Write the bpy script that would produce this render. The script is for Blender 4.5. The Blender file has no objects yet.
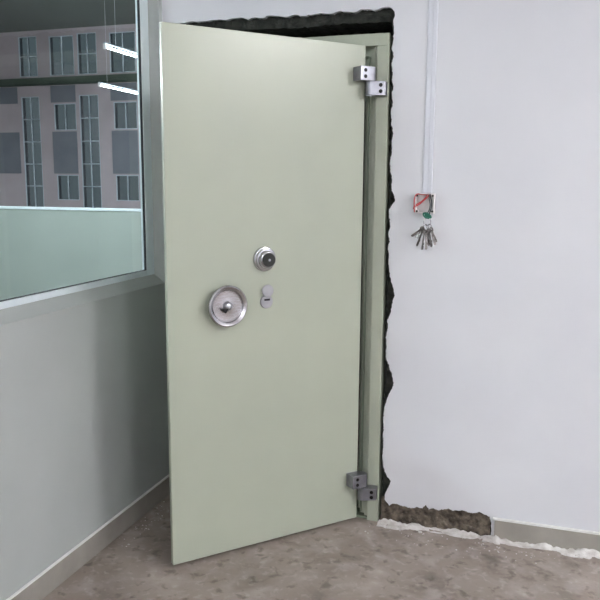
import bpy, bmesh, math, random
from mathutils import Vector, Matrix, noise
from mathutils.geometry import tessellate_polygon
random.seed(7)
COL = bpy.context.scene.collection
PI = math.pi

# ------------------------------------------------------------------ materials
def lin(c):
    return tuple(((v / 255) / 12.92 if v / 255 <= .04045 else ((v / 255 + .055) / 1.055) ** 2.4) for v in c) + (1,)

def mat(name, c1, c2=None, rough=.6, metal=0., scale=6., bump=0., bscale=60., detail=4., spec=.5, coat=0.):
    m = bpy.data.materials.new(name); m.use_nodes = True
    nt = m.node_tree; N = nt.nodes; L = nt.links
    b = N['Principled BSDF']
    b.inputs['Roughness'].default_value = rough
    b.inputs['Metallic'].default_value = metal
    b.inputs['Specular IOR Level'].default_value = spec
    b.inputs['Coat Weight'].default_value = coat
    tc = N.new('ShaderNodeTexCoord')
    nz = N.new('ShaderNodeTexNoise'); nz.inputs['Scale'].default_value = scale; nz.inputs['Detail'].default_value = detail
    L.new(tc.outputs['Object'], nz.inputs['Vector'])
    cr = N.new('ShaderNodeValToRGB')
    cr.color_ramp.elements[0].position = .32; cr.color_ramp.elements[1].position = .68
    cr.color_ramp.elements[0].color = lin(c1); cr.color_ramp.elements[1].color = lin(c2 or c1)
    L.new(nz.outputs['Fac'], cr.inputs['Fac']); L.new(cr.outputs['Color'], b.inputs['Base Color'])
    if bump:
        n2 = N.new('ShaderNodeTexNoise'); n2.inputs['Scale'].default_value = bscale; n2.inputs['Detail'].default_value = 6
        L.new(tc.outputs['Object'], n2.inputs['Vector'])
        bp = N.new('ShaderNodeBump'); bp.inputs['Strength'].default_value = bump; bp.inputs['Distance'].default_value = .01
        L.new(n2.outputs['Fac'], bp.inputs['Height']); L.new(bp.outputs['Normal'], b.inputs['Normal'])
    return m

def emis(name, c, s):
    m = bpy.data.materials.new(name); m.use_nodes = True
    b = m.node_tree.nodes['Principled BSDF']
    b.inputs['Base Color'].default_value = lin(c)
    b.inputs['Emission Color'].default_value = lin(c); b.inputs['Emission Strength'].default_value = s
    return m

def glass_mat(name, tint, refl=1.0):
    m = bpy.data.materials.new(name); m.use_nodes = True
    nt = m.node_tree; N = nt.nodes; L = nt.links
    N.remove(N['Principled BSDF'])
    out = N['Material Output']
    tr = N.new('ShaderNodeBsdfTransparent'); tr.inputs['Color'].default_value = lin(tint)
    gl = N.new('ShaderNodeBsdfGlossy'); gl.inputs['Roughness'].default_value = .02
    fr = N.new('ShaderNodeFresnel'); fr.inputs['IOR'].default_value = 1.45
    mx = N.new('ShaderNodeMixShader')
    L.new(fr.outputs[0], mx.inputs[0]); L.new(tr.outputs[0], mx.inputs[1]); L.new(gl.outputs[0], mx.inputs[2])
    L.new(mx.outputs[0], out.inputs['Surface'])
    return m

M = {}
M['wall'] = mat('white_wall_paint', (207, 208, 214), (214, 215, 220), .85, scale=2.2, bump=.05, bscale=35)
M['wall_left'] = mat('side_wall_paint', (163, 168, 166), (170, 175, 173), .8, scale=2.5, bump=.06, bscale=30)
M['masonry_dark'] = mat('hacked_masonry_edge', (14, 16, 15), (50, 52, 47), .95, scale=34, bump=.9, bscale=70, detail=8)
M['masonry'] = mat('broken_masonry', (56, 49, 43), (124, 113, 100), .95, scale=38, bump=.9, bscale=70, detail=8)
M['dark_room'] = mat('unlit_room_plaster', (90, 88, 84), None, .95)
M['door'] = mat('pale_green_enamel', (162, 168, 153), (167, 173, 157), .29, scale=3, bump=.035, bscale=140)
M['door_dark'] = mat('grey_green_enamel', (104, 114, 98), (114, 124, 107), .5, scale=5)
M['chrome'] = mat('brushed_chrome', (174, 174, 180), (194, 194, 198), .2, 1., scale=20, bump=.03, bscale=200)
M['satin'] = mat('satin_chrome', (166, 167, 174), (182, 183, 188), .36, 1., scale=20)
M['hinge'] = mat('machined_steel', (136, 137, 145), (156, 157, 165), .36, .9, scale=30, bump=.05, bscale=200)
M['wheel'] = mat('turned_chrome', (178, 176, 180), (198, 196, 200), .27, 1., scale=14, bump=.06, bscale=120)
M['black'] = mat('black_plastic', (18, 22, 20), None, .35)
M['void'] = mat('dark_steel_recess', (16, 17, 20), None, .6, .3)
M['alu'] = mat('white_window_aluminium', (220, 231, 236), (226, 236, 240), .4, .1, scale=8)
M['gasket'] = mat('black_rubber', (30, 36, 42), None, .7)
M['tile'] = mat('skirting_tile', (142, 138, 131), (156, 151, 144), .45, scale=9, bump=.05)
M['grout'] = mat('white_grout', (214, 214, 212), (228, 228, 226), .8, scale=20, bump=.3)
M['dust'] = mat('plaster_dust', (226, 223, 222), (186, 180, 176), .95, scale=30, bump=.6, bscale=160)
M['pvc'] = mat('white_pvc', (205, 207, 216), (211, 213, 221), .4)
M['boxpvc'] = mat('box_pvc', (214, 208, 210), (224, 220, 220), .4)
M['red'] = mat('red_wire', (188, 60, 62), None, .4)
M['wblack'] = mat('dark_wire', (52, 56, 62), None, .4)
M['green'] = mat('green_tag_plastic', (24, 92, 78), (40, 112, 94), .4)
M['keys'] = mat('nickel_key', (150, 146, 144), (104, 98, 98), .35, 1., scale=60)
M['pink'] = mat('pinkish_render', (156, 146, 150), (164, 154, 158), .9, scale=3)
M['bluegrey'] = mat('blue_grey_panel', (96, 100, 108), (106, 109, 116), .8, scale=3)
M['darkgreen'] = mat('dark_green_paint', (52, 64, 56), (60, 72, 63), .85, scale=2)
M['divider'] = mat('pale_green_laminate', (146, 156, 149), (152, 162, 155), .6, scale=2)
M['mullion'] = mat('grey_mullion', (164, 172, 180), None, .6)
M['hallfloor'] = mat('hall_floor', (110, 108, 104), (120, 118, 112), .8, scale=3)
M['ceiling'] = mat('ceiling_paint', (215, 216, 218), None, .9)
M['glass'] = glass_mat('clear_green_glass', (228, 238, 233))
M['farglass'] = glass_mat('grimy_glass', (124, 136, 142))
M['tube'] = emis('fluorescent_tube', (252, 251, 250), 66)
M['halltube'] = emis('hall_fluorescent_tube', (240, 246, 255), 12)
M['hallfill'] = emis('hall_added_fill_tube', (240, 246, 255), 150)  # stronger emission for the unseen lamps added in the hall

def floor_mat():
    m = mat('dusty_concrete', (132, 121, 113), (153, 142, 134), .75, scale=3.5, bump=.15, bscale=45, detail=8)
    nt = m.node_tree; N = nt.nodes; L = nt.links
    b = N['Principled BSDF']; cr = [n for n in N if n.type == 'VALTORGB'][0]
    tc = [n for n in N if n.type == 'TEX_COORD'][0]
    # fine mottling
    def layer(prev, scale, lo, hi, colour, amount, dist=0.):
        nz = N.new('ShaderNodeTexNoise'); nz.inputs['Scale'].default_value = scale; nz.inputs['Detail'].default_value = 7
        nz.inputs['Distortion'].default_value = dist
        L.new(tc.outputs['Object'], nz.inputs['Vector'])
        mr = N.new('ShaderNodeMapRange'); mr.inputs['From Min'].default_value = lo; mr.inputs['From Max'].default_value = hi
        mr.inputs['To Max'].default_value = amount
        L.new(nz.outputs['Fac'], mr.inputs['Value'])
        mx = N.new('ShaderNodeMix'); mx.data_type = 'RGBA'
        L.new(mr.outputs[0], mx.inputs['Factor']); L.new(prev, mx.inputs['A']); mx.inputs['B'].default_value = lin(colour)
        return mx.outputs['Result']
    c = layer(cr.outputs['Color'], 9, .5, .75, (180, 169, 163), .6, .3)
    c = layer(c, 6, .53, .72, (96, 87, 80), .5, .5)
    c = layer(c, 19, .57, .68, (84, 75, 69), .6, .3)
    c = layer(c, 30, .55, .8, (196, 187, 180), .5, .5)
    # scuffs left by dragged rubble: short arcs around given centres
    nzs = N.new('ShaderNodeTexNoise'); nzs.inputs['Scale'].default_value = 22; nzs.inputs['Detail'].default_value = 5
    L.new(tc.outputs['Object'], nzs.inputs['Vector'])
    for (x, y, rx, ry, r0, w, amt) in [(1.24, -.17, 1, .75, .075, .016, .55), (1.56, -.22, 1.6, 1, .06, .03, .5), (1.5, -.5, 1.2, .6, .08, .05, .45),
                                       (1.28, -.42, 1.3, 1, .03, .05, .45), (.98, -.3, 1.6, .7, .07, .02, .3), (.72, -.35, 1.5, .6, .06, .03, .25)]:
        mp = N.new('ShaderNodeMapping'); mp.inputs['Location'].default_value = (-x / rx, -y / ry, 0)
        mp.inputs['Scale'].default_value = (1 / rx, 1 / ry, 0)
        L.new(tc.outputs['Object'], mp.inputs['Vector'])
        ln = N.new('ShaderNodeVectorMath'); ln.operation = 'LENGTH'; L.new(mp.outputs[0], ln.inputs[0])
        ad = N.new('ShaderNodeMath'); ad.operation = 'MULTIPLY_ADD'; ad.inputs[1].default_value = .12; 
        L.new(nzs.outputs['Fac'], ad.inputs[0]); L.new(ln.outputs['Value'], ad.inputs[2])
        sb = N.new('ShaderNodeMath'); sb.operation = 'SUBTRACT'; sb.inputs[1].default_value = r0 + .06; L.new(ad.outputs[0], sb.inputs[0])
        ab = N.new('ShaderNodeMath'); ab.operation = 'ABSOLUTE'; L.new(sb.outputs[0], ab.inputs[0])
        mr = N.new('ShaderNodeMapRange'); mr.inputs['From Min'].default_value = w; mr.inputs['From Max'].default_value = 0
        mr.inputs['To Max'].default_value = amt; L.new(ab.outputs[0], mr.inputs['Value'])
        nm = N.new('ShaderNodeTexNoise'); nm.inputs['Scale'].default_value = 12; nm.inputs['Detail'].default_value = 3
        L.new(tc.outputs['Object'], nm.inputs['Vector'])
        ms = N.new('ShaderNodeMapRange'); ms.inputs['From Min'].default_value = .46; ms.inputs['From Max'].default_value = .56; L.new(nm.outputs['Fac'], ms.inputs['Value'])
        mu = N.new('ShaderNodeMath'); mu.operation = 'MULTIPLY'; L.new(mr.outputs[0], mu.inputs[0]); L.new(ms.outputs[0], mu.inputs[1]); mr = mu
        mx = N.new('ShaderNodeMix'); mx.data_type = 'RGBA'; mx.inputs['B'].default_value = lin((84, 74, 70))
        L.new(mr.outputs[0], mx.inputs['Factor']); L.new(c, mx.inputs['A']); c = mx.outputs['Result']
    L.new(c, b.inputs['Base Color'])
    return m
M['floor'] = floor_mat()

# ------------------------------------------------------------------ mesh helpers
def obj(name, bm, m, parent=None, smooth=False, bevel=0., kind=None, auto=False):
    me = bpy.data.meshes.new(name)
    bmesh.ops.recalc_face_normals(bm, faces=bm.faces[:])
    bm.to_mesh(me); bm.free()
    for mm in (m if isinstance(m, (list, tuple)) else [m]): me.materials.append(mm)
    if smooth or auto:
        for p in me.polygons: p.use_smooth = True
    if auto: me.set_sharp_from_angle(angle=math.radians(35))
    o = bpy.data.objects.new(name, me); COL.objects.link(o)
    if parent: o.parent = parent
    if bevel:
        b = o.modifiers.new('bevel', 'BEVEL'); b.width = bevel; b.segments = 2; b.limit_method = 'ANGLE'
    if kind: o['kind'] = kind
    return o

def box(bm, x0, x1, y0, y1, z0, z1):
    vs = [bm.verts.new((x, y, z)) for x in (x0, x1) for y in (y0, y1) for z in (z0, z1)]
    for f in ((0, 1, 3, 2), (4, 6, 7, 5), (0, 4, 5, 1), (2, 3, 7, 6), (0, 2, 6, 4), (1, 5, 7, 3)):
        bm.faces.new([vs[i] for i in f])

def lathe(bm, prof, T=Matrix(), n=40, jag=0.):
    """profile of (radius, height) turned about local z"""
    rings = []
    for (r, h) in prof:
        if r < 1e-6: rings.append([bm.verts.new(T @ Vector((0, 0, h)))])
        else: rings.append([bm.verts.new(T @ Vector(((r + (jag if i % 2 else 0)) * math.cos(2 * PI * i / n), (r + (jag if i % 2 else 0)) * math.sin(2 * PI * i / n), h))) for i in range(n)])
    for a, b in zip(rings, rings[1:]):
        for i in range(n):
            j = (i + 1) % n
            if len(a) == 1 and len(b) == 1: continue
            if len(a) == 1: bm.faces.new((a[0], b[i], b[j]))
            elif len(b) == 1: bm.faces.new((a[i], b[0], a[j]))
            else: bm.faces.new((a[i], a[j], b[j], b[i]))

def prism(bm, poly, T, h0, h1):
    """closed polygon (list of 2d points) in local xy extruded from h0 to h1 along local z"""
    a = [bm.verts.new(T @ Vector((x, y, h0))) for x, y in poly]
    b = [bm.verts.new(T @ Vector((x, y, h1))) for x, y in poly]
    tris = tessellate_polygon([[Vector((x, y, 0)) for x, y in poly]])
    for t in tris:
        bm.faces.new([a[i] for i in t]); bm.faces.new([b[i] for i in reversed(t)])
    n = len(poly)
    for i in range(n):
        j = (i + 1) % n
        bm.faces.new((a[i], a[j], b[j], b[i]))

def hull(pts):
    pts = sorted(set(pts))
    def half(ps):
        o = []
        for p in ps:
            while len(o) > 1 and (o[-1][0] - o[-2][0]) * (p[1] - o[-2][1]) - (o[-1][1] - o[-2][1]) * (p[0] - o[-2][0]) <= 0: o.pop()
            o.append(p)
        return o
    a = half(pts); b = half(pts[::-1])
    return a[:-1] + b[:-1]

def tube(bm, pts, r, n=8):
    pts = [Vector(p) for p in pts]
    rings = []
    for i, p in enumerate(pts):
        d = (pts[min(i + 1, len(pts) - 1)] - pts[max(i - 1, 0)]).normalized()
        a = d.orthogonal().normalized() if i == 0 else (pa - pa.dot(d) * d).normalized()
        pa = a; b = d.cross(a)
        rings.append([bm.verts.new(p + r * (math.cos(2 * PI * k / n) * a + math.sin(2 * PI * k / n) * b)) for k in range(n)])
    for A, B in zip(rings, rings[1:]):
        for k in range(n): bm.faces.new((A[k], A[(k + 1) % n], B[(k + 1) % n], B[k]))
    bm.faces.new(rings[0]); bm.faces.new(rings[-1][::-1])

def curve_pts(ctrl, n=10):
    """Catmull-Rom through control points"""
    P = [Vector(c) for c in ctrl]; P = [P[0] * 2 - P[1]] + P + [P[-1] * 2 - P[-2]]
    out = []
    for i in range(1, len(P) - 2):
        for k in range(n):
            t = k / n
            out.append(.5 * ((2 * P[i]) + (-P[i - 1] + P[i + 1]) * t + (2 * P[i - 1] - 5 * P[i] + 4 * P[i + 1] - P[i + 2]) * t * t + (-P[i - 1] + 3 * P[i] - 3 * P[i + 1] + P[i + 2]) * t ** 3))
    out.append(P[-2]); return out

def empty(name, loc=(0, 0, 0), label=None, cat=None, group=None, rot=None, kind=None):
    o = bpy.data.objects.new(name, None); COL.objects.link(o); o.location = loc; o.empty_display_size = .05
    if rot: o.rotation_euler = rot
    if label: o['label'] = label
    if cat: o['category'] = cat
    if group: o['group'] = group
    if kind: o['kind'] = kind
    return o

def tag(o, label, cat, group=None, kind=None):
    o['label'] = label; o['category'] = cat
    if group: o['group'] = group
    if kind: o['kind'] = kind
    return o

# ------------------------------------------------------------------ the room shell
RX, RY, RZ = 6.0, -6.0, 3.0
bm = bmesh.new(); box(bm, -.15, RX + .15, RY - .15, 2.3, -.12, 0); obj('floor', bm, M['floor'], kind='structure')
bm = bmesh.new(); box(bm, -.15, RX + .15, RY - .15, 2.3, RZ, RZ + .12); obj('ceiling', bm, M['ceiling'], kind='structure')
bm = bmesh.new(); box(bm, RX, RX + .15, RY - .15, .2, 0, RZ); obj('wall_right', bm, M['wall'], kind='structure')

# back wall: a plaster coat over masonry, hacked open round the door frame
edge = [(1.449, 0), (1.452, .03), (1.449, .06), (1.444, .089), (1.42, .097), (1.399, .105), (1.376, .095), (1.34, .101), (1.311, .096), (1.295, .093), (1.278, .101), (1.255, .094), (1.234, .085), (1.215, .091),
        (1.195, .084), (1.181, .1), (1.167, .084), (1.145, .088), (1.121, .079), (1.087, .083), (1.06, .09), (1.04, .085), (1.026, .076), (1.009, .1), (1.009, .125), (1.024, .159), (1.031, .182), (1.011, .211), (.998, .244),
        (.993, .29), (.997, .341), (.992, .38), (.998, .42), (.993, .46), (.996, .502), (1.004, .53), (1.011, .552), (1.022, .58), (1.034, .614), (1.025, .651), (1.008, .69), (.997, .721), (1.0, .76), (.996, .8), (1.003, .843), (.999, .88),
        (1.014, .91), (1.017, .945), (1.028, .981), (1.015, 1.026), (1.006, 1.05), (1.003, 1.082), (.997, 1.11), (1.0, 1.144), (.996, 1.17), (1.0, 1.195), (.996, 1.23), (1.001, 1.263), (.996, 1.3), (.997, 1.327), (1.011, 1.345), (1.02, 1.367), (1.004, 1.4),
        (1.005, 1.445), (.995, 1.48), (.994, 1.515), (1.001, 1.56), (.999, 1.59), (1.006, 1.62), (.995, 1.66), (.993, 1.712), (.999, 1.75), (.995, 1.776), (1.0, 1.8), (.993, 1.825), (.996, 1.844), (.99, 1.889), (.997, 1.91), (.996, 1.926), (.989, 1.945),
        (.996, 1.981), (.997, 2.018), (.992, 2.04), (1.0, 2.065), (.996, 2.082), (.979, 2.094), (.959, 2.098), (.935, 2.092), (.912, 2.089), (.89, 2.094), (.869, 2.096), (.849, 2.09), (.821, 2.086), (.8, 2.091), (.78, 2.095), (.744, 2.085), (.71, 2.09), (.67, 2.089),
        (.64, 2.084), (.615, 2.087), (.59, 2.092), (.56, 2.086), (.52, 2.09), (.488, 2.097), (.46, 2.09), (.423, 2.091), (.39, 2.086), (.357, 2.096), (.3, 2.09), (.258, 2.093), (.19, 2.088), (.121, 2.092), (.06, 2.086), (.03, 2.09), (.012, 2.07)]
# finer jags between the measured points
def jag(poly, step, amp, seed):
    out = []
    for (a, b) in zip(poly, poly[1:]):
        L = math.hypot(b[0] - a[0], b[1] - a[1]); n = max(1, int(L / step))
        for i in range(n):
            t = i / n; x = a[0] + (b[0] - a[0]) * t; z = a[1] + (b[1] - a[1]) * t
            if i or True:
                v = noise.noise_vector(Vector((x * 60, z * 60, seed))) * .6 + noise.noise_vector(Vector((x * 170, z * 170, seed + 4))) * .55
                x += v.x * amp; z += v.y * amp
            out.append((x, max(z, 0) if z > 1e-4 else 0))
    out.append(poly[-1]); return out
edge_f = [edge[0]] + jag(edge[1:], .005, .0055, 3.)
TW = Matrix(((1, 0, 0, 0), (0, 0, 1, 0), (0, 1, 0, 0), (0, 0, 0, 1)))   # local (x,y,h) -> world (x,h,z)
wall_poly = [(RX, 0)] + edge_f + [(.004, 2.0), (.004, 0), (0, 0), (0, RZ), (RX, RZ)]
bm = bmesh.new(); prism(bm, wall_poly, TW, 0, .022); wb = obj('wall_back', bm, M['wall'], kind='structure')
# masonry core
core = [(1.5, 0), (1.5, .14)] + []
core_edge = [(.99, 0), (.992, .08), (.992, .2), (.988, .35), (.989, .55), (.994, .62), (.988, .8), (.99, .96), (.987, 1.2), (.989, 1.37), (.987, 1.6), (.987, 1.9), (.987, 2.02), (.98, 2.046), (.8, 2.05), (.6, 2.043), (.4, 2.05), (.2, 2.046), (.004, 2.05)]
core_f = [core_edge[0]] + jag(core_edge[1:], .014, .007, 9.)
core_poly = [(RX, 0)] + core_f + [(0, 2.05), (0, RZ), (RX, RZ)]
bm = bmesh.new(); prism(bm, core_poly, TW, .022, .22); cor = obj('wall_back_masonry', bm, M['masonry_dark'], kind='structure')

# rough exposed masonry where the skirting has been torn off, and the lumps round the hole
bm = bmesh.new()
nx, nz = 70, 16
grid = []
for i in range(nx + 1):
    row = []
    for j in range(nz + 1):
        x = .992 + (1.446 - .992) * i / nx; z = .11 * j / nz
        d = .5 * noise.noise(Vector((x * 40, z * 40, 1))) + .4 * noise.noise(Vector((x * 110, z * 110, 5)))
        row.append(bm.verts.new((x, .018 - .016 * (.45 + d), z)))
    grid.append(row)
for i in range(nx):
    for j in range(nz): bm.faces.new((grid[i][j], grid[i + 1][j], grid[i + 1][j + 1], grid[i][j + 1]))
obj('wall_back_torn_patch', bm, M['masonry'], kind='structure', smooth=True)

# unlit room behind the door
bm = bmesh.new()
box(bm, -.0, 1.7, 2.2, 2.3, 0, RZ); box(bm, 1.7, 1.8, .22, 2.3, 0, RZ)
obj('wall_strongroom', bm, M['dark_room'], kind='structure')

# left wall with the window opening, running on behind as the hall's side wall
WY0, WY1, WZ0, WZ1 = -2.4, -.03, .985, 2.55
def wall_holes(name, axis, c0, c1, u0, u1, z0, z1, holes, m):
    """slab between c0 and c1 on one axis, with rectangular holes (u0,u1,z0,z1)"""
    us = sorted({u0, u1, *[h[0] for h in holes], *[h[1] for h in holes]}); zs = sorted({z0, z1, *[h[2] for h in holes], *[h[3] for h in holes]})
    bm = bmesh.new(); V = {}
    def v(c, u, z):
        k = (c, u, z)
        if k not in V: V[k] = bm.verts.new((c, u, z) if axis == 'x' else (u, c, z))
        return V[k]
    solid = {}
    for i in range(len(us) - 1):
        for j in range(len(zs) - 1):
            cu, cz = (us[i] + us[i + 1]) / 2, (zs[j] + zs[j + 1]) / 2
            solid[i, j] = not any(h[0] < cu < h[1] and h[2] < cz < h[3] for h in holes)
    for (i, j), s in solid.items():
        if not s: continue
        a, b, c, d = us[i], us[i + 1], zs[j], zs[j + 1]
        for cc in (c0, c1): bm.faces.new((v(cc, a, c), v(cc, b, c), v(cc, b, d), v(cc, a, d)))
        for (di, dj, p, q) in ((-1, 0, (a, c), (a, d)), (1, 0, (b, c), (b, d)), (0, -1, (a, c), (b, c)), (0, 1, (a, d), (b, d))):
            if not solid.get((i + di, j + dj), False):
                bm.faces.new((v(c0, *p), v(c0, *q), v(c1, *q), v(c1, *p)))
    return obj(name, bm, m, kind='structure')
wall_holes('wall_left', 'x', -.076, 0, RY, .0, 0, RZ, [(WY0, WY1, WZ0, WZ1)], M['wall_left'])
bm = bmesh.new(); box(bm, -.076, 0, 0.0, 7.0, 0, 3.7); obj('wall_left_extension', bm, M['pink'], kind='structure')
bm = bmesh.new(); box(bm, -.076, 0, RY, 0.0, RZ, 3.7); obj('wall_left_header', bm, M['pink'], kind='structure')
# sloping plaster sill inside the opening
bm = bmesh.new()
prism(bm, [(0, .9855), (-.05, 1.0215), (-.075, 1.0215), (-.075, .9855)], Matrix(((1, 0, 0, 0), (0, 0, 1, 0), (0, 1, 0, 0), (0, 0, 0, 1))), WY0 + .001, WY1 - .001)
obj('trim_1', bm, M['wall_left'], kind='structure')

# window: aluminium frame, sashes, glass
win = empty('window_1', (-.05, WY1, WZ0 + .04), kind='structure')
def wpart(name, bm, m, **k):
    o = obj(name, bm, m, win, **k); o.matrix_parent_inverse = Matrix.Translation((.05, -WY1, -(WZ0 + .04))); return o
z0 = WZ0 + .0365
bm = bmesh.new()
box(bm, -.0755, -.05, WY1 - .062, WY1, z0, WZ1); box(bm, -.0755, -.05, WY0, WY0 + .062, z0, WZ1)
box(bm, -.0755, -.05, WY0 + .062, WY1 - .062, z0, z0 + .024); box(bm, -.0755, -.05, WY0 + .062, WY1 - .062, WZ1 - .05, WZ1)
box(bm, -.073, -.052, -1.32, -1.26, z0 + .024, WZ1 - .05)
wpart('window_frame', bm, M['alu'], bevel=.002)
for a, b in ((WY0 + .062, -1.32), (-1.26, WY1 - .062)):
    bm = bmesh.new(); g = .006
    box(bm, -.062, -.054, a, a + g, z0 + .024, WZ1 - .05); box(bm, -.062, -.054, b - g, b, z0 + .024, WZ1 - .05)
    box(bm, -.062, -.054, a + g, b - g, z0 + .024, z0 + .024 + g * .6); box(bm, -.062, -.054, a + g, b - g, WZ1 - .05 - g, WZ1 - .05)
    wpart('gasket', bm, M['gasket'])
    bm = bmesh.new(); g = .006
    vs = [bm.verts.new(q) for q in ((-.058, a + .002, z0 + .025), (-.058, b - .002, z0 + .025), (-.058, b - .002, WZ1 - .051), (-.058, a + .002, WZ1 - .051))]
    bm.faces.new(vs); wpart('window_pane', bm, M['glass'])

# rear wall behind the camera
wall_holes('wall_rear', 'y', RY - .15, RY, 0, RX, 0, RZ, [], M['wall'])

# skirting tiles
bm = bmesh.new(); box(bm, .0, .011, -5.99, -.001, 0, .086); obj('baseboard_left', bm, M['tile'], kind='structure', bevel=.002)
bm = bmesh.new(); box(bm, .0, .012, -5.99, -.001, .0862, .0915); obj('trim_2', bm, M['grout'], kind='structure', bevel=.002)
bm = bmesh.new(); box(bm, 1.463, RX - .001, -.011, 0, 0, .083); obj('baseboard_back', bm, M['tile'], kind='structure', bevel=.002)
bm = bmesh.new(); box(bm, 1.455, RX - .001, -.012, 0, .0832, .092); obj('trim_3', bm, M['grout'], kind='structure', bevel=.002)

# ------------------------------------------------------------------ hall seen through the window
HX = -7.5
bm = bmesh.new(); box(bm, HX, -.151, RY, 7.1, -.12, 0); obj('floor_hall', bm, M['hallfloor'], kind='structure')
bm = bmesh.new(); box(bm, HX, 0, RY, 7.1, 3.7, 3.8); obj('ceiling_hall', bm, M['darkgreen'], kind='structure')
bm = bmesh.new(); box(bm, HX - .1, HX, RY, 7.1, 0, 3.7); obj('wall_hall_left', bm, M['pink'], kind='structure')
bm = bmesh.new(); box(bm, HX, -.077, RY - .1, RY, 0, 3.7); obj('wall_hall_rear', bm, M['pink'], kind='structure')
holes = []; per = 1.06; wins = []
for k in range(-2, 5):
    xa = -5.245 + per * k
    if xa < HX + .2: continue
    if xa + .34 < -.2:
        wins += [(xa, xa + .34, 1.0, 2.72, 'a'), (xa, xa + .34, 3.02, 3.62, 'b')]
    xb = xa + .56
    if xb + .44 < -.2: wins += [(xb + .04, xb + .44, 2.2, 2.6, 'c'), (xb + .04, xb + .44, 1.13, 1.52, 'c'), (xb, xb + .44, 3.02, 3.6, 'c')]
wall_holes('wall_hall_back', 'y', 7.0, 7.1, HX, -.077, 0, 3.7, [w[:4] for w in wins], M['pink'])
bm = bmesh.new(); box(bm, HX, -.077, 6.93, 6.998, 2.88, 2.99); obj('trim_4', bm, M['darkgreen'], kind='structure')
# recessed blue-grey panels between the pilasters
bm = bmesh.new()
for k in range(-2, 5):
    xb = -5.245 + per * k + .56
    if HX + .2 < xb < -.7:
        box(bm, xb, xb + .44, 6.99, 6.999, 1.54, 2.18); box(bm, xb, xb + .44, 6.99, 6.999, 2.62, 2.87)
obj('trim_5', bm, M['bluegrey'], kind='structure')
for i, (a, b, c, d, t) in enumerate(wins):
    w = empty('window_%d' % (i + 2), ((a + b) / 2, 7.0, c), kind='structure')
    inv = Matrix.Translation((-(a + b) / 2, -7.0, -c))
    bm = bmesh.new(); s = .012
    box(bm, a, a + s, 7.0, 7.04, c, d); box(bm, b - s, b, 7.0, 7.04, c, d)
    box(bm, a + s, b - s, 7.0, 7.04, c, c + s); box(bm, a + s, b - s, 7.0, 7.04, d - s, d)
    mx = (a + b) / 2; box(bm, mx - s / 2, mx + s / 2, 7.002, 7.038, c + s, d - s)
    n = 5 if t == 'a' else 2 if t == 'b' else 1
    for k in range(1, n):
        z = c + (d - c) * k / n
        box(bm, a + s, mx - s / 2, 7.004, 7.036, z - s / 2, z + s / 2); box(bm, mx + s / 2, b - s, 7.004, 7.036, z - s / 2, z + s / 2)
    o = obj('window_frame', bm, M['mullion'], w); o.matrix_parent_inverse = inv
    bm = bmesh.new(); bm.faces.new([bm.verts.new(q) for q in ((a + s, 7.02, c + s), (b - s, 7.02, c + s), (b - s, 7.02, d - s), (a + s, 7.02, d - s))])
    o = obj('window_pane', bm, M['farglass'], w); o.matrix_parent_inverse = inv

# low partition in the hall
pt = empty('partition_panel', (-2.2, 2.5, 0), 'waist-high pale green partition panel beyond the window glass', 'partition')
bm = bmesh.new(); box(bm, -2.4, 1.9, 0, .05, 0.02, 1.18); obj('panel_board', bm, M['divider'], pt)
bm = bmesh.new(); box(bm, -2.4, 1.9, -.008, .058, 1.18, 1.203); obj('top_rail', bm, M['alu'], pt, bevel=.003)
for fx in (-2.3, -.25, 1.8):
    bm = bmesh.new(); box(bm, fx - .05, fx + .05, -.1, .15, 0, .02); obj('foot', bm, M['alu'], pt)

# ------------------------------------------------------------------ fluorescent lights
def batten(name, loc, L, m, label, group, tubes=(-.05, .05), wires=0.):
    t = empty(name, loc, label, 'ceiling light', group); tr = .014 if len(tubes) > 1 else .008
    bm = bmesh.new()
    w = .09 if len(tubes) > 1 else .012
    hh = .05 if len(tubes) > 1 else .012
    prism(bm, [(-w, 0), (w, 0), (w * .6, hh), (-w * .6, hh)], Matrix(((1, 0, 0, 0), (0, 0, 1, 0), (0, 1, 0, 0), (0, 0, 0, 1))), -L / 2, L / 2)
    obj('housing', bm, M['pvc'] if len(tubes) > 1 else M['mullion'], t)
    for x in tubes:
        bm = bmesh.new(); lathe(bm, [(0, -L / 2 + .03), (tr, -L / 2 + .03), (tr, L / 2 - .03), (0, L / 2 - .03)], Matrix.Translation((x, 0, -.028)) @ Matrix.Rotation(PI / 2, 4, 'X'), 14)
        obj('tube', bm, m, t, auto=True)
        for s in (-1, 1):
            bm = bmesh.new(); box(bm, x - .014, x + .014, s * (L / 2 - .015) - .014, s * (L / 2 - .015) + .014, -.045, -.0002); obj('lamp_holder', bm, M['boxpvc'], t)
    if wires:
        for y in (-L * .35, L * .35):
            bm = bmesh.new(); tube(bm, [(0, y, hh), (0, y, wires)], .0016, 6); obj('hanger', bm, M['pvc'], t)
    return t
for (x, y, w) in ((4.6, -1.35, 'near the door wall on the right'), (4.6, -4.4, 'at the right rear of the room, added unseen as fill'), (1.7, -4.9, 'nearest the rear wall, added unseen to brighten the window reveal')):  # both rear lamps are unseen, added as fill light
    batten('ceiling_light', (x, y, RZ - .0505), 1.24, M['tube'], 'white twin-tube fluorescent ceiling light ' + w, None)
batten('hanging_light', (-2.19, 3.6, 2.63), 1.26, M['halltube'], 'single lit fluorescent tube seen through the window, upper one', None, (0,), 1.06)
batten('hanging_light', (-3.74, 5.87, 2.63), 1.26, M['halltube'], 'single lit fluorescent tube seen through the window, lower one', None, (0,), 1.06)

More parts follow.
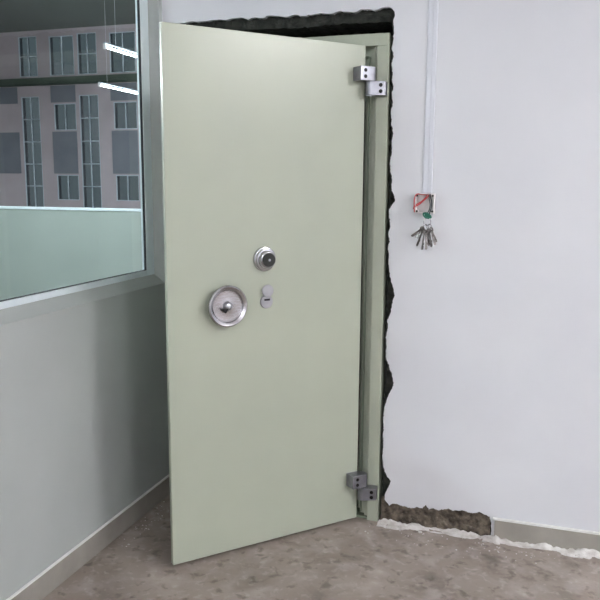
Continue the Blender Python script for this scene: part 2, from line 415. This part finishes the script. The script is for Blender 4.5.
for (x, y, w_) in ((-1.75, .8, 'nearest the low partition'), (-3.0, -3.6, 'at the hall\'s rear'), (-6.2, 2.6, 'by the hall\'s far side'), (-1.2, 5.2, 'nearest the end wall')):  # out-of-view lamps added to brighten the hall behind the glass
    batten('hanging_light', (x, y, 2.9), 1.26, M['hallfill'], 'added unseen twin-tube light brightening the hall beyond the glass, ' + w_, None, (-.05, .05), .79)

# ------------------------------------------------------------------ door frame
fr = empty('door_frame', (.5, 0, 0), 'pale green steel frame standing in the hacked wall opening', 'door frame')
FI = Matrix.Translation((-.5, 0, 0))
def fpart(name, bm, m, **k):
    o = obj(name, bm, m, fr, **k); o.matrix_parent_inverse = FI; return o
XO0, XO1, ZO = .012, .981, 2.0
JW = .046
Y0 = -.010
bm = bmesh.new()   # right jamb: front face, two rebate steps
prism(bm, [(XO1, Y0), (XO1, .16), (.872, .16), (.872, .075), (.893, .075), (.893, .032), (.918, .032), (.918, .008), (XO1 - JW, .008), (XO1 - JW, Y0)], Matrix(), 0, ZO - JW)
fpart('jamb', bm, M['door'], bevel=.0015)
bm = bmesh.new()
prism(bm, [(XO0, Y0), (XO0 + .04, Y0), (XO0 + .04, .045), (.09, .045), (.09, .095), (.12, .095), (.12, .16), (XO0, .16)], Matrix(), 0, ZO - JW)
fpart('jamb', bm, M['door'], bevel=.0015)
bm = bmesh.new()
prism(bm, [(Y0, ZO), (.16, ZO), (.16, ZO - .11), (.095, ZO - .11), (.095, ZO - .075), (.045, ZO - .075), (.045, ZO - JW), (Y0, ZO - JW)], Matrix(((0, 0, 1, 0), (1, 0, 0, 0), (0, 1, 0, 0), (0, 0, 0, 1))), XO0, XO1)
fpart('header', bm, M['door'], bevel=.0015)
bm = bmesh.new(); box(bm, XO0 + .04, XO1 - JW, .0, .15, 0.001, .012); fpart('threshold', bm, M['door_dark'], bevel=.002)
# darker grey-green strip along the inner edge of the rebate
bm = bmesh.new(); box(bm, .8945, .902, .024, .0315, .02, ZO - .08); fpart('rebate_strip', bm, M['door_dark'])

# ------------------------------------------------------------------ vault door leaf
A = .83976
LX, LY = .894, -.0302
W, ZB, ZT = .8235, .0165, 1.953
leaf = empty('vault_door', (LX, LY, 0), 'pale green steel vault door standing half open, with round handwheel and dial', 'door', rot=(0, 0, A - PI))
# local frame: +x runs from the hinge edge to the free edge, +y is the outer face normal after the turn below
# world: u = (-cosA,-sinA), n = (sinA,-cosA)  -> rotation by A-PI maps x to u and y to (sinA,-cosA)
TH = .022
bm = bmesh.new(); box(bm, 0, W, -TH, 0, ZB, ZT); obj('outer_plate', bm, M['door'], leaf, bevel=.0018)
bm = bmesh.new(); box(bm, .045, W - .06, -.095, -TH, ZB + .04, ZT - .05); obj('door_body', bm, M['door_dark'], leaf, bevel=.004)
bm = bmesh.new(); box(bm, .07, W - .085, -.104, -.095, ZB + .08, ZT - .09); obj('inner_cover', bm, M['door'], leaf, bevel=.003)
for z in (.45, .82, 1.19, 1.56):
    bm = bmesh.new(); lathe(bm, [(0, 0), (.016, 0), (.016, .028), (.013, .032), (0, .032)], Matrix.Translation((W - .06, -.058, z)) @ Matrix.Rotation(PI / 2, 4, 'Y'), 20)
    obj('locking_bolt', bm, M['chrome'], leaf, auto=True)
# local normal axis frame: lathe height -> +y
def face(s, z, h=0.): return Matrix.Translation((s, h, z)) @ Matrix.Rotation(-PI / 2, 4, 'X')
# handwheel
ws, wz = .609, .985
wh = empty('handwheel', (ws, 0, wz)); wh.parent = leaf
bm = bmesh.new()
lathe(bm, [(0, 0), (.046, 0), (.046, .006), (.024, .008), (.022, .022), (.03, .024), (.066, .026), (.074, .03), (.0765, .036), (.0765, .043), (.074, .046), (.0715, .0475), (.063, .0435), (.0605, .0415), (.0595, .036), (.056, .033), (.03, .0315), (.02, .033), (0, .034)], face(0, 0), 64)
obj('wheel_dish', bm, M['wheel'], wh, auto=True)
bm = bmesh.new()
lathe(bm, [(.018, .033), (.0165, .041), (.014, .047), (.009, .0505), (.0, .0515)], face(0, 0), 40)
obj('hub', bm, M['satin'], wh, auto=True)
bm = bmesh.new()
prism(bm, [(-.012, .005), (.012, .005), (.005, -.007), (0, -.0115), (-.005, -.007)], Matrix(((1, 0, 0, .014), (0, 0, 1, 0), (0, 1, 0, -.012), (0, 0, 0, 1))), .034, .0505)
obj('hub_wedge', bm, M['void'], wh)  # dark triangular block standing out beside the hub centre
# combination dial
ds, dz = .443, 1.146
di = empty('combination_dial', (ds, 0, dz)); di.parent = leaf
bm = bmesh.new()
lathe(bm, [(0, 0), (.046, 0), (.0462, .008), (.044, .0115), (.0405, .0125), (.0395, .018), (.038, .0205), (.034, .0215), (.0, .0215)], face(0, 0), 56)
obj('dial_ring', bm, M['chrome'], di, auto=True)
bm = bmesh.new()
lathe(bm, [(.0325, .0213), (.032, .032), (.029, .0365), (.0255, .038), (.0, .038)], face(0, 0), 96, jag=.0006)
obj('dial', bm, M['chrome'], di, auto=True)
bm = bmesh.new()
lathe(bm, [(.0255, .0379), (.0255, .044), (.0235, .047), (.0, .0475)], face(0, 0), 72, jag=.0006)
obj('dial_knob', bm, M['black'], di, auto=True)
bm = bmesh.new(); lathe(bm, [(.005, .0473), (.0045, .0485), (0, .0486)], face(0, 0), 20); obj('knob_centre', bm, M['satin'], di, auto=True)
# key escutcheon with swivel cover
ke = empty('key_lock', (.434, 0, .984)); ke.parent = leaf
bm = bmesh.new(); lathe(bm, [(0, 0), (.026, 0), (.026, .005), (.024, .007), (.0, .0072)], face(0, 0), 40); obj('escutcheon', bm, M['satin'], ke, auto=True)
bm = bmesh.new(); box(bm, -.013, .011, .0065, .0079, .004, .0115); obj('keyhole', bm, M['void'], ke, bevel=.0006)
bm = bmesh.new(); lathe(bm, [(0, .0073), (.0235, .0073), (.024, .011), (.022, .0125), (.0, .013)], face(-.002, .042), 40); obj('keyhole_cover', bm, M['satin'], ke, auto=True)

# hinges: one knuckle block on the leaf, one on the frame, on a common pin
AX, AY, AR = .921, -.050, .0195
iv = Matrix.Translation((LX, LY, 0)) @ Matrix.Rotation(A - PI, 4, 'Z'); iv = iv.inverted()
ax = iv @ Vector((AX, AY, 0))
def circ(cx, cy, r, n=28): return [(cx + r * math.cos(2 * PI * i / n), cy + r * math.sin(2 * PI * i / n)) for i in range(n)]
for (zl0, zl1, zf0, zf1) in ((1.816, 1.868, 1.763, 1.8155), (.172, .226, .112, .1625)):
    # leaf half
    bm = bmesh.new()
    prism(bm, hull([(.056, 0.0005), (.056, .0515), (.0, .0005)] + circ(ax.x, ax.y, AR)), Matrix(), zl0, zl1)
    hb_ = obj('hinge_block', bm, M['hinge'], leaf, auto=True, bevel=.002)
    for z in (zl0 + (zl1 - zl0) * .28, zl0 + (zl1 - zl0) * .72):
        bm = bmesh.new(); lathe(bm, [(0, -.002), (.0072, -.002), (.0072, .0008), (.0, .0008)], face(.034, z, .0520), 18); obj('hinge_screw', bm, M['void'], hb_)
    # frame half
    bm = bmesh.new()
    prism(bm, hull([(.979, Y0 - .0005), (.979, -.046), (.944, Y0 - .0005)] + circ(AX, AY, AR)), Matrix(), zf0, zf1)
    hb_ = fpart('hinge_block', bm, M['hinge'], auto=True, bevel=.002)
    for z in (zf0 + (zf1 - zf0) * .28, zf0 + (zf1 - zf0) * .72):
        bm = bmesh.new(); lathe(bm, [(0, 0), (.0072, 0), (.0072, .003), (.0, .003)], Matrix.Translation((.962, -.0542 + .0, z)) @ Matrix.Rotation(PI / 2, 4, 'X') , 18)
        o = obj('hinge_screw', bm, M['void'], hb_)
    bm = bmesh.new(); lathe(bm, [(0, zf0 - .004), (.009, zf0 - .004), (.009, zf1 + .006), (0, zf1 + .006)], Matrix.Translation((AX, AY, 0)), 20)
    fpart('hinge_pin', bm, M['chrome'], auto=True)

# ------------------------------------------------------------------ conduit, wall box, keys
bm = bmesh.new()
prism(bm, [(1.126, -.0005), (1.128, -.004), (1.147, -.0042), (1.148, -.006), (1.162, -.006), (1.164, -.0005)], Matrix(), 1.393, RZ - .001)
tag(obj('cable_trunking', bm, M['pvc'], bevel=.0012), 'white vertical cable trunking running up the wall above the box', 'cable trunking')
bx = empty('junction_box', (1.1415, 0, 1.3515), 'open white square wall box with loose red and dark wires', 'junction box')
hw = .0365
bm = bmesh.new()
box(bm, -hw, hw, -.006, -.0005, -hw - .002, hw + .002)
for s in (-1, 1): box(bm, s * hw - (.0025 if s > 0 else 0), s * hw + (.0025 if s < 0 else 0), -.036, -.006, -hw - .002, hw + .002)
box(bm, -hw - .0025, hw - .0025, -.036, -.006, -hw - .002, -hw + .0005); box(bm, -hw - .0025, hw - .0025, -.036, -.006, hw - .0005, hw + .002)
obj('box_shell', bm, M['boxpvc'], bx, bevel=.0006)
for sx in (-1, 1):
    for sz in (-1, 1):
        bm = bmesh.new(); lathe(bm, [(0, 0), (.0055, 0), (.0055, .028), (0, .028)], Matrix.Translation((sx * .030, -.006, sz * .030)) @ Matrix.Rotation(PI / 2, 4, 'X'), 14)
        p = obj('screw_post', bm, M['boxpvc'], bx, auto=True)
        bm = bmesh.new(); lathe(bm, [(0, .028), (.0042, .028), (.0042, .0292), (0, .0292)], Matrix.Translation((sx * .030, -.006, sz * .030)) @ Matrix.Rotation(PI / 2, 4, 'X'), 12)
        obj('screw_hole', bm, M['void'], p)
wires = [('red_wire', M['red'], [(.012, -.012, .038), (.01, -.028, .026), (-.006, -.034, .01), (-.022, -.033, -.004), (-.038, -.034, -.012), (-.0445, -.03, -.02)]),
         ('red_wire', M['red'], [(.008, -.012, .038), (-.004, -.03, .034), (-.03, -.036, .036), (-.0395, -.037, .02), (-.0405, -.037, -.01), (-.039, -.034, -.034)]),
         ('red_wire', M['red'], [(.006, -.012, .036), (0, -.03, .02), (-.016, -.032, .006), (-.032, -.03, -.004), (-.038, -.022, -.008)]),
         ('dark_wire', M['wblack'], [(.014, -.012, .038), (.016, -.03, .02), (.021, -.034, 0), (.02, -.036, -.02), (.012, -.04, -.041), (.012, -.038, -.054)]),
         ('dark_wire', M['wblack'], [(.018, -.012, .038), (.022, -.028, .022), (.027, -.034, .004), (.026, -.036, -.018), (.02, -.04, -.041), (.018, -.038, -.056)])]
for n_, m_, c in wires:
    bm = bmesh.new(); tube(bm, curve_pts(c, 8), .0022, 8); obj(n_, bm, m_, bx, smooth=True)

kb = empty('key_bunch', (1.151, -.03, 1.307), 'bunch of metal keys with green tag hanging below the wall box', 'keys')
def flat_from_poly(bm, poly, T, th): prism(bm, poly, T, -th / 2, th / 2)
# green tag looped on the wires
bm = bmesh.new()
tube(bm, curve_pts([(-.013, -.008, .007), (-.002, -.012, .009), (.010, -.012, .003), (.018, -.012, -.007), (.010, -.012, -.011), (-.002, -.012, -.009), (-.011, -.01, -.001), (-.013, -.008, .007)], 8), .0032, 8)
obj('tag', bm, M['green'], kb, smooth=True)
bm = bmesh.new(); prism(bm, [(-.008, .007), (.008, .003), (.018, -.008), (.006, -.010), (-.006, -.004)], TW, -.013, -.009); obj('tag_plate', bm, M['green'], kb)
def ring(c, r, tilt, name='key_ring'):
    bm = bmesh.new(); T = Matrix.Translation(c) @ Matrix.Rotation(tilt, 4, 'Z') @ Matrix.Rotation(PI / 2, 4, 'X')
    tube(bm, [T @ Vector((r * math.cos(2 * PI * i / 28), r * math.sin(2 * PI * i / 28), 0)) for i in range(29)], .0016, 7); obj(name, bm, M['chrome'], kb, smooth=True)
ring((.004, -.012, -.026), .014, .4); ring((.0, -.012, -.048), .013, -.5); ring((.012, -.012, -.045), .011, .8)
def key(px, pz, ang, L, yaw, y):
    """flat key: bow, shank, bit; top of the bow at px,pz, hanging at angle ang"""
    T = Matrix.Translation((px, y, pz)) @ Matrix.Rotation(ang, 4, 'Y') @ Matrix.Rotation(yaw, 4, 'Z') @ TW
    r = .0095
    outline = [(r * math.sin(t), -r + r * math.cos(t)) for t in [k * 2 * PI / 20 for k in range(-8, 9)]]
    outline = [(x, z) for x, z in outline]
    blade = [(.0032, -2 * r - .004), (.0032, -L * .62), (.0068, -L * .64), (.0068, -L * .74), (.0036, -L * .76), (.0062, -L * .8), (.0062, -L * .93), (.002, -L), (-.0032, -L * .97), (-.0032, -2 * r - .004)]
    bm = bmesh.new()
    prism(bm, [(.0034, -2 * r + .0008)] + blade + [(-.0034, -2 * r + .0008)], T, -.0012, .0012)
    ring_o = [(r * math.cos(2 * PI * k / 20), -r + r * math.sin(2 * PI * k / 20)) for k in range(20)]
    ring_i = [(.5 * r * math.cos(2 * PI * k / 20), -r * .85 + .5 * r * math.sin(2 * PI * k / 20)) for k in range(20)]
    V = [[bm.verts.new(T @ Vector((x, z, h))) for (x, z) in rr] for rr, h in ((ring_o, -.0013), (ring_o, .0013), (ring_i, .0013), (ring_i, -.0013))]
    for a, b in ((0, 1), (1, 2), (2, 3), (3, 0)):
        for k in range(20): bm.faces.new((V[a][k], V[a][(k + 1) % 20], V[b][(k + 1) % 20], V[b][k]))
    obj('key', bm, M['keys'], kb)
for args in [(-.006, -.046, .95, .062, .3, -.018), (-.008, -.05, .35, .075, .9, -.02), (-.004, -.054, .12, .082, -.5, -.014), (.002, -.056, -.02, .078, .2, -.022),
             (.006, -.054, -.1, .066, .8, -.012), (.012, -.05, -.16, .074, -.3, -.018), (.018, -.048, -.28, .07, .5, -.014), (.02, -.044, -.4, .064, -.9, -.022), (-.01, -.048, .62, .05, -.4, -.012)]:
    key(*args)

# ------------------------------------------------------------------ plaster dust and rubble
bm = bmesh.new()
nx, ny = 130, 14
g = []
for i in range(nx + 1):
    x = .985 + (2.3 - .985) * i / nx; row = []
    wdt = .062 + .03 * noise.noise(Vector((x * 7, 2, 0))) + .012 * noise.noise(Vector((x * 26, 4, 0)))
    if x < 1.1: wdt += .02
    for j in range(ny + 1):
        t = j / ny; y = -.0005 - wdt * t - (.0115 if x > 1.463 else -.004 * 0)
        h = .024 * (1 - t) ** 1.3 * (.55 + .6 * noise.noise(Vector((x * 18, y * 40, 3))) + .4 * noise.noise(Vector((x * 60, y * 90, 7))))
        row.append(bm.verts.new((x, y, h - .0035 - .004 * t + .012 * max(0, noise.noise(Vector((x * 11, y * 30, 21)))) * (1 - t))))
    g.append(row)
for i in range(nx):
    for j in range(ny): bm.faces.new((g[i][j], g[i + 1][j], g[i + 1][j + 1], g[i][j + 1]))
tag(obj('plaster_dust', bm, M['dust'], smooth=True), 'line of white plaster dust along the foot of the back wall', 'dust', kind='stuff')

def lump(bm, c, r, seed):
    b2 = bmesh.new(); bmesh.ops.create_icosphere(b2, subdivisions=1, radius=1)
    for v in b2.verts:
        k = 1 + .45 * noise.noise(v.co * 1.7 + Vector((seed, seed * 2, 0)))
        v.co = Vector((v.co.x * r * k, v.co.y * r * k * .8, max(v.co.z * r * k * .6, -r * .35)))
    zmin = min(v.co.z for v in b2.verts)
    vm = {}
    for v in b2.verts: vm[v] = bm.verts.new(v.co + Vector(c) - Vector((0, 0, zmin)))
    for f in b2.faces: bm.faces.new([vm[v] for v in f.verts])
    b2.free()
bm = bmesh.new(); rnd = random.Random(3)
for k in range(65):
    x = rnd.uniform(.95, 1.7); y = -.012 - abs(rnd.gauss(0, .06)) - (.012 if x > 1.4 else 0)
    lump(bm, (x, y - .03, 0), rnd.uniform(.0014, .0038), k)
for k in range(40):
    lump(bm, (rnd.uniform(.02, .1), rnd.uniform(-.55, -.12), 0), rnd.uniform(.0015, .004), k + 300)
tag(obj('plaster_crumbs', bm, M['dust']), 'scatter of tiny white plaster crumbs on the floor by the walls', 'rubble', kind='stuff')
for k, (x, y, r, lb) in enumerate([(1.085, -.035, .013, 'largest pale plaster chip, beside the torn skirting nearest the door frame'),
                                   (1.17, -.05, .010, 'small pale plaster chip in front of the torn dark strip'),
                                   (1.035, -.055, .009, 'small white plaster chip lying close to the door frame foot'),
                                   (1.43, -.045, .012, 'whitish plaster chip at the broken end of the skirting tile')]):
    bm = bmesh.new(); lump(bm, (x, y, 0), r, k + 50)
    tag(obj('plaster_chip', bm, M['dust']), lb, 'plaster chip', 'plaster chips on the floor')

# ------------------------------------------------------------------ world, camera
w = bpy.data.worlds.new('dusk'); bpy.context.scene.world = w; w.use_nodes = True
bg = w.node_tree.nodes['Background']; bg.inputs['Color'].default_value = lin((184, 188, 194)); bg.inputs['Strength'].default_value = .22

cam = bpy.data.cameras.new('camera'); co = bpy.data.objects.new('camera', cam); COL.objects.link(co)
cam.sensor_width = 36; cam.sensor_fit = 'HORIZONTAL'; cam.lens = 735.954 / 600 * 36; cam.clip_start = .02
r = Vector((0.9496681, 0.3131910, 0.0064711)); u = Vector((-0.0555549, 0.1480536, 0.9874177)); f = Vector((-0.3082923, 0.9380786, -0.1580011))
mw = Matrix(((r.x, u.x, -f.x, 1.58364), (r.y, u.y, -f.y, -2.92232), (r.z, u.z, -f.z, 1.43016), (0, 0, 0, 1)))
co.matrix_world = mw
sc = bpy.context.scene; sc.camera = co
sc.view_settings.view_transform = 'Standard'; sc.view_settings.look = 'None'; sc.view_settings.gamma = 1
sc.view_settings.use_curve_mapping = False
sc.view_settings.exposure = 2.0
